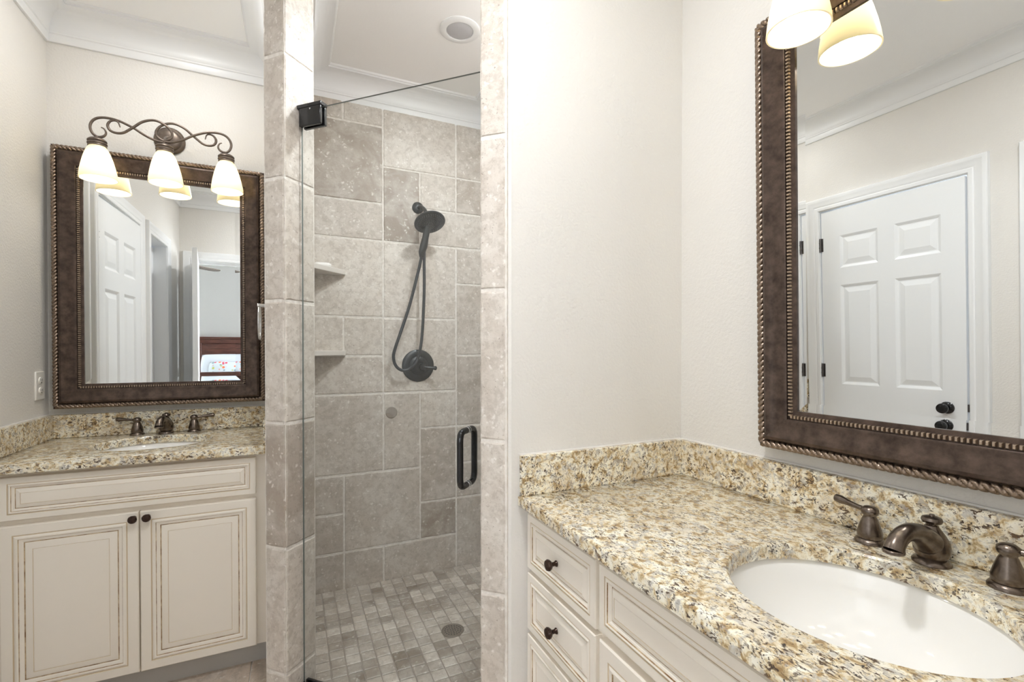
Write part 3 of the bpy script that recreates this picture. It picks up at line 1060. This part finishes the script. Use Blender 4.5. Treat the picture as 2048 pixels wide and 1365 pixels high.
def wall_mirror(label, loc, rot):
    t = thing('wall_mirror', label, 'mirror', loc, rot)
    # local: x right, z up from the bottom edge, back at y=0, front toward -y
    path = [(-MW / 2, 0), (MW / 2, 0), (MW / 2, MH), (-MW / 2, MH)]
    prof = [(0.002, 0.0), (0.0, 0.002), (0.0, 0.034), (0.004, 0.040), (0.021, 0.040), (0.022, 0.047), (0.027, 0.054), (0.034, 0.057), (0.041, 0.055), (0.047, 0.051), (0.074, 0.046), (0.080, 0.0445), (0.083, 0.042), (0.083, 0.037), (0.098, 0.036), (0.105, 0.034), (0.105, 0.022), (0.09, 0.015), (0.05, 0.0)]
    mb = MB()
    sweep(mb, path, True, prof, lambda x, z, h: (x, -h, z), close_prof=True)
    mb.build('frame', M['frame'], t, angle=30)
    # rope moulding on the outer edge
    mb = MB()
    c = 0.0115
    pts = [(-MW / 2 + c, c), (MW / 2 - c, c), (MW / 2 - c, MH - c), (-MW / 2 + c, MH - c)]
    r0, pitch, nn = 0.0116, 0.0150, 9
    for k in range(4):
        a, b_ = Vector(pts[k]), Vector(pts[(k + 1) % 4])
        L = (b_ - a).length
        d = (b_ - a) / L
        nr = Vector((-d.y, d.x))
        rr = []
        m_ = int(L / 0.0019)
        for i in range(m_ + 1):
            s_ = L * i / m_
            ring = []
            for q in range(nn):
                th = PI * q / (nn - 1)                  # half round, from inner to outer side
                ph = (s_ + 0.008 * math.cos(th)) / pitch
                fr_ = ph - math.floor(ph)
                dd = min(fr_, 1 - fr_)
                r = r0 * (1 - 0.42 * math.exp(-(dd / 0.13) ** 2))
                sm = s_
                # mitre: keep the ends on the 45 degree line
                off = r * math.cos(th)
                sm = min(max(s_, off), L - off) if off > 0 else min(max(s_, off), L - off)
                p = a + d * sm + nr * off
                ring.append((p.x, -(0.038 + 0.85 * r * math.sin(th) * 1.25), p.y))
            rr.append(ring)
        mb.rings(rr, False)
    mb.build('rope_edge', M['rope'], t, angle=50)
    # bead row by the glass
    mb = MB()
    ins = 0.090
    pts = [(-MW / 2 + ins, ins), (MW / 2 - ins, ins), (MW / 2 - ins, MH - ins), (-MW / 2 + ins, MH - ins)]
    for k in range(4):
        a, b_ = Vector(pts[k]), Vector(pts[(k + 1) % 4])
        L = (b_ - a).length
        d = (b_ - a) / L
        nr = Vector((-d.y, d.x))
        cnt = int(L / 0.0088)
        for i in range(cnt):
            p = a + d * (L * (i + 0.5) / cnt)
            hl, hw_ = 0.0031, 0.0052
            q = []
            for (sa, sb), hh in zip(((1, 1), (0.92, 0.92), (0.55, 0.6)), (0.034, 0.0405, 0.0435)):
                q.append([(p.x + d.x * hl * sa * e + nr.x * hw_ * sb * g, -hh, p.y + d.y * hl * sa * e + nr.y * hw_ * sb * g) for e, g in ((-1, -1), (1, -1), (1, 1), (-1, 1))])
            mb.rings(q, True, False, True)
    mb.build('bead_edge', M['bead'], t, angle=60)
    # bevelled glass: the outer inch is ground at a slight slope
    g = FW - 0.004
    bw = 0.026
    x0, x1, z0, z1 = -MW / 2 + g, MW / 2 - g, g, MH - g
    y0, y1 = -0.0300, -0.0294
    mb = MB()
    mb.rings([[(x0, -0.026, z0), (x1, -0.026, z0), (x1, -0.026, z1), (x0, -0.026, z1)], [(x0, y0, z0), (x1, y0, z0), (x1, y0, z1), (x0, y0, z1)], [(x0 + bw, y1, z0 + bw), (x1 - bw, y1, z0 + bw), (x1 - bw, y1, z1 - bw), (x0 + bw, y1, z1 - bw)]], True, True, True)
    mb.build('glass', M['mirror'], t, smooth=False)
    return t


wall_mirror('bronze framed mirror above the left vanity reflecting the bedroom doorway', (-0.525, YB - 0.017, 1.046), (math.radians(0.2), 0, math.radians(0.08)))
wall_mirror('large bronze framed mirror above the right sink reflecting a white door', (XR - 0.001, 0.482, 1.040), (math.radians(1.1), 0, -PI / 2))

# ------------------------------------------------------------------ vanity lights
ARM_A = [(-0.2196, 0.0269), (-0.2106, 0.0224), (-0.2043, 0.0097), (-0.2066, -0.003), (-0.2177, -0.0128), (-0.2342, -0.0146), (-0.2491, -0.0025), (-0.2563, 0.0186), (-0.2529, 0.0401), (-0.2392, 0.0585), (-0.2172, 0.0682), (-0.1867, 0.0693), (-0.1558, 0.0632), (-0.1274, 0.0512), (-0.1045, 0.0397), (-0.0727, 0.019), (-0.0463, 0.006), (-0.0225, -0.0012), (0.0, -0.0018)]
ARM_B = [(-0.1537, 0.0354), (-0.1601, 0.0553), (-0.1727, 0.0605), (-0.1868, 0.0552), (-0.1958, 0.0394), (-0.1925, 0.0225), (-0.1814, 0.0123), (-0.1618, 0.0091), (-0.1419, 0.0147), (-0.1218, 0.031), (-0.1016, 0.0492), (-0.0782, 0.07), (-0.0517, 0.0826), (-0.028, 0.0856), (-0.0041, 0.0776), (0.017, 0.0617), (0.029, 0.0421), (0.0289, 0.0237), (0.0167, 0.0104), (0.0, 0.0018)]


def vanity_light(label, loc, rot):
    """origin: on the wall behind the middle lamp, at arm height; lamps hang 0.145 in front (-y)"""
    t = thing('vanity_light', label, 'light fixture', loc, rot)
    D = -0.145
    MB().lathe([(0.062, 0.0), (0.062, 0.006), (0.058, 0.011), (0.050, 0.014), (0.047, 0.020), (0.038, 0.025), (0.020, 0.027), (0.0, 0.0275)], (-0.006, 0, 0.058), (0, -1, 0), 40).build('canopy', M['fixture'], t)
    mb = MB()
    mb.tube([(-0.006, -0.022, 0.058), (-0.004, -0.06, 0.052), (-0.002, -0.11, 0.028), (0, D, 0.0)], 0.006, 12, smooth=5)
    mb.build('stem', M['fixture'], t)
    for sgn in (1, -1):
        for pts, off in ((ARM_A, 0.003), (ARM_B, -0.003)):
            n = len(pts)
            rad = [0.0022 + 0.0030 * min(1, i / 4) for i in range(n)]
            MB().tube([(sgn * x, D + off * sgn, z) for x, z in pts], rad, 10, smooth=6).build('scroll_arm', M['fixture'], t, angle=60)
    for x in (-0.2342, 0.0, 0.2342):
        zt = -0.014 if x else -0.004
        mb = MB()
        mb.lathe([(0.006, 0.0), (0.007, -0.006), (0.012, -0.009), (0.026, -0.012), (0.0325, -0.018), (0.0335, -0.022), (0.030, -0.026), (0.0335, -0.029), (0.034, -0.034), (0.031, -0.038), (0.0325, -0.041), (0.032, -0.044)], (x, D, zt), n=32)
        mb.build('shade_holder', M['fixture'], t)
        zs = zt - 0.043
        outer = [(0.028, 0.0), (0.0355, -0.012), (0.043, -0.030), (0.0505, -0.055), (0.0575, -0.085), (0.0625, -0.112), (0.0655, -0.138)]
        inner = [(r - 0.0035, z) for r, z in reversed(outer)]
        mb = MB()
        n = 40
        rr = [[(x + r * math.cos(2 * PI * i / n), D + r * math.sin(2 * PI * i / n), zs + z) for i in range(n)] for r, z in outer + inner]
        mb.rings(rr)
        sh = mb.build('lamp_shade', M['shade'], t, angle=60)
        mb = MB()
        mb.lathe([(0.013, -0.056), (0.021, -0.064), (0.0265, -0.076), (0.0275, -0.086), (0.025, -0.098), (0.018, -0.108), (0.008, -0.113), (0, -0.114)], (x, D, zs), n=24)
        mb.build('bulb', M['bulb'], sh)
        MB().lathe([(0.014, 0.0), (0.014, -0.035), (0.013, -0.037), (0.0135, -0.0565)], (x, D, zs), n=20).build('socket', M['white'], sh)
    return t


vanity_light('three-lamp bronze scroll light above the left mirror', (-0.511, YB, 2.219), (0, math.radians(-1.5), 0))
vanity_light('three-lamp scroll light above the right mirror, mostly out of frame', (XR, 0.476, 2.222), (0, math.radians(-1.0), -PI / 2))

# ------------------------------------------------------------------ shower fittings
CG = 1.854
# glass door
A = Vector((0.030, CG - 0.030, 0))
d45 = Vector((S2, -S2, 0))
n45 = Vector((-S2, -S2, 0))
WG = 0.714
t = thing('shower_door', 'frameless clear glass shower door with black hinges and pull', 'shower door', (A.x, A.y, 0))


def P45(u, o_, z):
    p = d45 * u + n45 * o_
    return (p.x, p.y, z)


def box45(mb, u0, u1, o0, o1, z0, z1):
    v = [P45(u, o_, z) for z in (z0, z1) for o_ in (o0, o1) for u in (u0, u1)]
    mb.add(v, [(0, 2, 3, 1), (4, 5, 7, 6), (0, 1, 5, 4), (2, 6, 7, 3), (0, 4, 6, 2), (1, 3, 7, 5)])
    return mb


gp = box45(MB(), 0.004, WG, -0.0035, 0.0035, 0.066, 2.135)
gp.mi = [1, 1, 0, 0, 1, 1]
gp.build('glass_panel', [M['glass'], M['glass_edge']], t, smooth=False)
for z0, z1, zc in ((2.073, 2.136, 2.142), (0.064, 0.130, 0.060)):
    mb = MB()
    box45(mb, 0.006, 0.098, 0.0045, 0.017, z0, z1)
    box45(mb, 0.006, 0.098, -0.017, -0.0045, z0, z1)
    box45(mb, -0.006, 0.100, -0.017, 0.017, min(zc, z1 if zc > 1 else zc) - (0.004 if zc < 1 else 0.0), (zc + 0.008))
    h = mb.build('hinge', M['black'], t, bevel=0.003, seg=3)
    mb = MB()
    mb.lathe([(0.0028, 0.0), (0.0028, 0.0012), (0.0, 0.0015)], P45(0.055, 0.017, z1 - 0.008 if zc > 1 else z0 + 0.008), tuple(n45), 12)
    mb.build('screw', M['chrome'], h)
# back-to-back pull
u_h = ((Vector((0.484, 1.370, 0)) - A).dot(d45))
for sg in (1, -1):
    mb = MB()
    o1, r = 0.050, 0.022
    path = [(u_h, 0.006, 1.054), (u_h, 0.020, 1.054), (u_h, o1 - r * 0.8, 1.053), (u_h, o1 - r * 0.25, 1.047), (u_h, o1, 1.031), (u_h, o1, 1.0), (u_h, o1, 0.97), (u_h, o1, 0.94), (u_h, o1, 0.912), (u_h, o1 - r * 0.25, 0.896), (u_h, o1 - r * 0.8, 0.889), (u_h, 0.020, 0.888), (u_h, 0.006, 0.888)]
    mb.tube([P45(u, o_ * sg, z) for u, o_, z in path], 0.0098, 16, smooth=5)
    h = mb.build('pull_handle', M['black'], t, angle=60)
    mb = MB()
    for z in (1.054, 0.888):
        mb.lathe([(0.0105, 0.005), (0.0108, 0.0055), (0.0108, 0.0075), (0.0102, 0.008)], P45(u_h, 0, z), tuple(n45 * sg), 18)
    mb.build('washer', M['chrome'], h)

# shower head with hand wand and hose
t = thing('shower_unit', 'dark bronze shower head with hand wand and looped hose on the tile wall', 'shower head', (0.651, YB - T, 2.108))
L = lambda x, y, z: (x - 0.651, y - (YB - T), z - 2.108)
MB().lathe([(0.033, -0.001), (0.033, 0.004), (0.028, 0.010), (0.016, 0.014), (0.012, 0.016), (0.0, 0.016)], (0, 0, 0), (0, -1, 0), 28).build('wall_flange', M['dkbronze'], t)
mb = MB()
mb.tube([L(0.651, 2.68, 2.108), L(0.656, 2.64, 2.104), L(0.664, 2.60, 2.084), L(0.668, 2.575, 2.058), L(0.670, 2.565, 2.035)], [0.0095, 0.0095, 0.0095, 0.012, 0.017], 14, smooth=5)
mb.build('shower_arm', M['dkbronze'], t)
HC = Vector(L(0.678, 2.530, 1.995))
HN = Vector((0.10, -0.47, -0.87)).normalized()
mb = MB()
mb.lathe([(0.018, -0.036), (0.030, -0.028), (0.060, -0.016), (0.080, -0.006), (0.085, 0.002), (0.085, 0.008), (0.080, 0.012), (0.052, 0.012), (0.050, 0.010), (0.044, 0.010), (0.042, 0.014), (0.020, 0.016), (0.0, 0.016)], HC, HN, 48)
hd_ = mb.build('spray_disc', M['dkbronze'], t, angle=45)
mb = MB()
e1 = HN.cross(Vector((0, 0, 1))).normalized()
e2 = HN.cross(e1)
for rad, cnt in ((0.012, 8), (0.024, 14), (0.034, 20), (0.060, 30), (0.070, 36)):
    for i in range(cnt):
        a = 2 * PI * i / cnt
        c_ = HC + e1 * (rad * math.cos(a)) + e2 * (rad * math.sin(a)) + HN * (0.0155 if rad < 0.04 else 0.0118)
        mb.lathe([(0.0019, 0.0), (0.0014, 0.003), (0, 0.0032)], c_, HN, 6, cap0=False)
mb.build('nozzles', simple('grey_spray_nozzles', (0.16, 0.17, 0.175), 0.4), hd_)
mb = MB()
mb.tube([L(0.673, 2.545, 1.995), L(0.668, 2.550, 1.955), L(0.662, 2.556, 1.915), L(0.654, 2.562, 1.870), L(0.645, 2.566, 1.835), L(0.643, 2.568, 1.805)], [0.022, 0.019, 0.018, 0.0215, 0.019, 0.012], 18, smooth=6, flat=0.8)
mb.build('hand_wand', M['dkbronze'], t)
mb = MB()
hp = [(0.643, 2.568, 1.81), (0.630, 2.58, 1.740), (0.582, 2.59, 1.544), (0.540, 2.60, 1.410), (0.510, 2.612, 1.315), (0.500, 2.622, 1.262), (0.512, 2.630, 1.215), (0.540, 2.632, 1.188), (0.575, 2.632, 1.186), (0.610, 2.628, 1.210), (0.634, 2.624, 1.250), (0.650, 2.618, 1.320), (0.659, 2.608, 1.437), (0.665, 2.598, 1.63), (0.663, 2.590, 1.80), (0.666, 2.592, 1.93), (0.669, 2.580, 2.03)]
mb.tube([L(*p) for p in hp], 0.0085, 12, smooth=8)
mb.build('hose', M['hose'], t, angle=60)

t = thing('shower_valve', 'round dark shower valve with lever handle below the hose', 'shower valve', (0.650, YB - T, 1.208))
MB().lathe([(0.092, -0.001), (0.092, 0.004), (0.086, 0.009), (0.058, 0.013), (0.054, 0.012), (0.050, 0.016), (0.036, 0.020), (0.0, 0.020)], (0, 0, 0), (0, -1, 0), 48).build('escutcheon', M['dkbronze'], t)
mb = MB()
mb.lathe([(0.022, 0.016), (0.022, 0.040), (0.019, 0.050), (0.0, 0.052)], (0.018, 0, -0.006), (0, -1, 0), 24)
mb.tube([(0.022, -0.040, -0.008), (0.045, -0.046, -0.011), (0.070, -0.052, -0.013), (0.088, -0.055, -0.014), (0.094, -0.055, -0.0142)], [0.012, 0.0085, 0.0085, 0.0125, 0.007], 14, smooth=5)
mb.build('lever', M['dkbronze'], t)

tag(MB().lathe([(0.032, -0.004), (0.032, 0.001), (0.030, 0.003), (0.0, 0.0035)], (0.500, YB - T, 0.948), (0, -1, 0), 32).build('stone_plug', simple('taupe_wall_cap', (0.33, 0.29, 0.25), 0.5)), 'small round taupe cap on the shower tile below the valve', 'wall cap')

# corner shelves
for z, lb in ((1.697, 'upper stone corner shelf in the shower holding a soap bar'), (1.268, 'lower empty stone corner shelf in the shower')):
    x0, y1 = 0.074, YB - T
    mb = MB()
    mb.prism([(x0, y1), (x0, y1 - 0.185), (x0 + 0.02, y1 - 0.185), (x0 + 0.183, y1 - 0.02), (x0 + 0.183, y1)], z - 0.0, z + 0.026)
    tag(mb.build('corner_shelf', M['porcelain'] if False else simple('cream_marble_shelf', (0.68, 0.645, 0.60), 0.3), bevel=0.003), lb, 'shelf', 'corner shelves in the shower')
mb = MB()
rr = []
for s_, z in ((0.80, 0.0), (0.97, 0.006), (1.0, 0.012), (0.97, 0.018), (0.80, 0.024)):
    rr.append([(0.142 + 0.042 * s_ * math.copysign(abs(math.cos(a)) ** 0.6, math.cos(a)), 2.63 + 0.026 * s_ * math.copysign(abs(math.sin(a)) ** 0.6, math.sin(a)), 1.723 + z) for a in (2 * PI * i / 32 for i in range(32))])
tag(MB().rings(rr, True, True, True).build('soap_bar', M['soap'], angle=60), 'white soap bar lying on the upper shower shelf', 'soap')

# floor drain
t = thing('shower_drain', 'round perforated metal drain in the mosaic shower floor', 'drain', (dr[0], dr[1], 0.0))
MB().lathe([(0.052, 0.004), (0.053, 0.0105), (0.051, 0.0135), (0.047, 0.0140), (0.046, 0.0125), (0.0, 0.0125)], n=48).build('grate', simple('dull_drain_metal', (0.30, 0.27, 0.235), 0.4, 0.7), t)
mb = MB()
for rad, cnt in ((0.0, 1), (0.012, 6), (0.024, 12), (0.036, 18)):
    for i in range(cnt):
        a = 2 * PI * i / cnt + rad * 40
        mb.lathe([(0.0034, 0.0124), (0.0034, 0.0128), (0, 0.0128)], (rad * math.cos(a), rad * math.sin(a), 0), n=10, cap0=False)
mb.build('drain_holes', M['slot'], t)

# ceiling lights
t = thing('ceiling_light', 'unlit round recessed ceiling light above the shower', 'ceiling light', (0.70, 2.08, ZCEIL))
MB().lathe([(0.092, 0.001), (0.092, -0.003), (0.088, -0.006), (0.066, -0.009), (0.062, -0.008), (0.060, 0.001)], n=48, cap0=False, cap1=False).build('trim_ring', M['trim'], t)
MB().lathe([(0.063, -0.002), (0.056, -0.007), (0.03, -0.010), (0.0, -0.011)], n=40, cap0=False).build('lens', M['lens_off'], t)

# outlet
t = thing('wall_outlet', 'white double socket plate on the left wall beside the mirror', 'outlet', (XL, 2.607, 1.150))
MB().box(-0.001, 0.006, -0.037, 0.037, -0.059, 0.059).build('cover_plate', M['white'], t, bevel=0.003)
for dz in (-0.021, 0.021):
    mb = MB()
    mb.lathe([(0.0172, 0.005), (0.0172, 0.0085), (0.016, 0.0092), (0.0, 0.0092)], (0, 0, dz), (1, 0, 0), 24, sx=1.0, sy=0.85)
    rc = mb.build('socket', M['white'], t)
    mb = MB()
    mb.box(0.0088, 0.0095, -0.0075, -0.0050, dz - 0.001, dz + 0.008)
    mb.box(0.0088, 0.0095, 0.0050, 0.0075, dz - 0.001, dz + 0.008)
    mb.lathe([(0.0028, 0.0), (0.0028, 0.0095), (0, 0.0095)], (0, 0, dz - 0.008), (1, 0, 0), 10)
    mb.build('slots', M['slot'], rc, smooth=False)
MB().lathe([(0.003, 0.005), (0.003, 0.0068), (0, 0.007)], (0, 0, 0), (1, 0, 0), 12).build('screw', M['white'], t)

# towel ring on the partition
t = thing('towel_ring', 'chrome towel ring on the shower partition beside the left mirror', 'towel ring', (XP, 2.40, 1.497))
MB().lathe([(0.024, -0.001), (0.024, 0.005), (0.018, 0.010), (0.009, 0.014), (0.008, 0.044), (0.011, 0.050), (0.010, 0.056), (0.0, 0.058)], (0, 0, 0), (-1, 0, 0), 24).build('post', M['chrome'], t)
ring = [(-0.048, 0.074 * math.sin(a), -0.074 + 0.074 * math.cos(a) - 0.004) for a in (2 * PI * i / 40 for i in range(40))]
MB().tube(ring, 0.0042, 10, closed=True).build('ring', M['chrome'], t, angle=60)

# ------------------------------------------------------------------ bedroom seen in the left mirror
BXC = -0.55
t = thing('bed', 'dark cherry wood bed with tall headboard in the bedroom reflected left', 'bed', (BXC, -4.0, 0))
W2 = 0.84
mb = MB()
mb.box(-W2, W2, 0.03, 0.07, 0.2, 1.36)
mb.box(-W2 + 0.10, W2 - 0.10, 0.07, 0.085, 0.75, 1.28)
mb.box(-W2 - 0.03, W2 + 0.03, 0.02, 0.10, 1.36, 1.43)
mb.box(-W2 - 0.05, W2 + 0.05, 0.01, 0.12, 1.43, 1.465)
for sx in (-1, 1):
    mb.box(sx * W2 - 0.05, sx * W2 + 0.05, 0.02, 0.10, 0.0, 1.36)
mb.build('headboard', M['cherry'], t, bevel=0.006)
mb = MB()
mb.box(-W2, W2, 2.16, 2.20, 0.12, 0.92)
mb.box(-W2 - 0.03, W2 + 0.03, 2.14, 2.22, 0.92, 0.98)
for sx in (-1, 1):
    mb.box(sx * W2 - 0.05, sx * W2 + 0.05, 2.14, 2.22, 0.0, 0.92)
mb.build('footboard', M['cherry'], t, bevel=0.006)
for sx in (-1, 1):
    MB().box(sx * W2 - 0.02, sx * W2 + 0.02, 0.08, 2.16, 0.22, 0.42).build('side_rail', M['cherry'], t)
MB().box(-W2 + 0.03, W2 - 0.03, 0.09, 2.13, 0.35, 0.78).build('mattress', M['linen'], t, bevel=0.06, seg=4)


def pillow(name, label, cx, cy, cz, wx, hz, th, tilt, m_):
    mb = MB()
    n, k = 22, 14
    top, bot = [], []
    for sgn, arr in ((1, top), (-1, bot)):
        for j in range(k + 1):
            row = []
            for i in range(n + 1):
                u, v_ = 2 * i / n - 1, 2 * j / k - 1
                e = (1 - abs(u) ** 2.6) * (1 - abs(v_) ** 2.6)
                e = max(e, 0) ** 0.5
                px_, pz = u * wx / 2 * (1 - 0.05 * v_ * v_), v_ * hz / 2 * (1 - 0.06 * u * u)
                row.append((px_, sgn * th / 2 * e, pz))
            arr.append(row)
    mb.rings(top, False)
    mb.rings(bot, False)
    o = mb.build(name, m_, angle=80)
    o.location = (cx, cy, cz)
    o.rotation_euler = (math.radians(tilt), 0, 0)
    return tag(o, label, 'pillow', 'pillows on the bed')


pillow('pillow', 'plain white pillow leaning on the dark headboard', BXC - 0.40, -3.80, 0.985, 0.78, 0.40, 0.20, 14, M['linen'])
pillow('pillow', 'floral printed pillow in front of the plain white pillow', BXC - 0.30, -3.57, 0.93, 0.70, 0.29, 0.18, 22, M['floral'])

t = thing('ceiling_fan', 'bedroom ceiling fan with thin blades reflected in the left mirror', 'ceiling fan', (-1.32, -1.9, ZCEIL))
MB().lathe([(0.06, 0.0), (0.055, -0.04), (0.014, -0.06), (0.014, -0.30), (0.09, -0.32), (0.10, -0.40), (0.07, -0.44), (0, -0.45)], n=32).build('motor', M['fixture'], t)
for k in range(5):
    a = math.radians(20 + 72 * k)
    mb = MB()
    v_ = []
    for r, hw_ in ((0.10, 0.03), (0.20, 0.055), (0.55, 0.065), (0.63, 0.055), (0.66, 0.02)):
        for s_ in (-1, 1):
            v_.append((r, s_ * hw_))
    lo = [(x * math.cos(a) - y * math.sin(a), x * math.sin(a) + y * math.cos(a), -0.41 + 0.10 * y) for x, y in v_]
    hi = [(p[0], p[1], p[2] + 0.008) for p in lo]
    order = [0, 2, 4, 6, 8, 9, 7, 5, 3, 1]
    mb.rings([[lo[i] for i in order], [hi[i] for i in order]], True, True, True)
    mb.build('blade', M['fixture'], t)
# housings of the unseen recessed lamps added to brighten bathroom and shower
for cx_, cy_, cw_, cl_ in FILL_CANS:
    t = thing('ceiling_light', cl_, 'ceiling light', (cx_, cy_, ZCEIL))
    MB().lathe([(0.105, 0.001), (0.105, -0.003), (0.100, -0.006), (0.080, -0.008), (0.078, 0.001)], n=40, cap0=False, cap1=False).build('trim_ring', M['trim'], t)
    MB().lathe([(0.080, -0.004), (0.0, -0.005)], n=32, cap0=False).build('lens', M['fill_lens'], t)
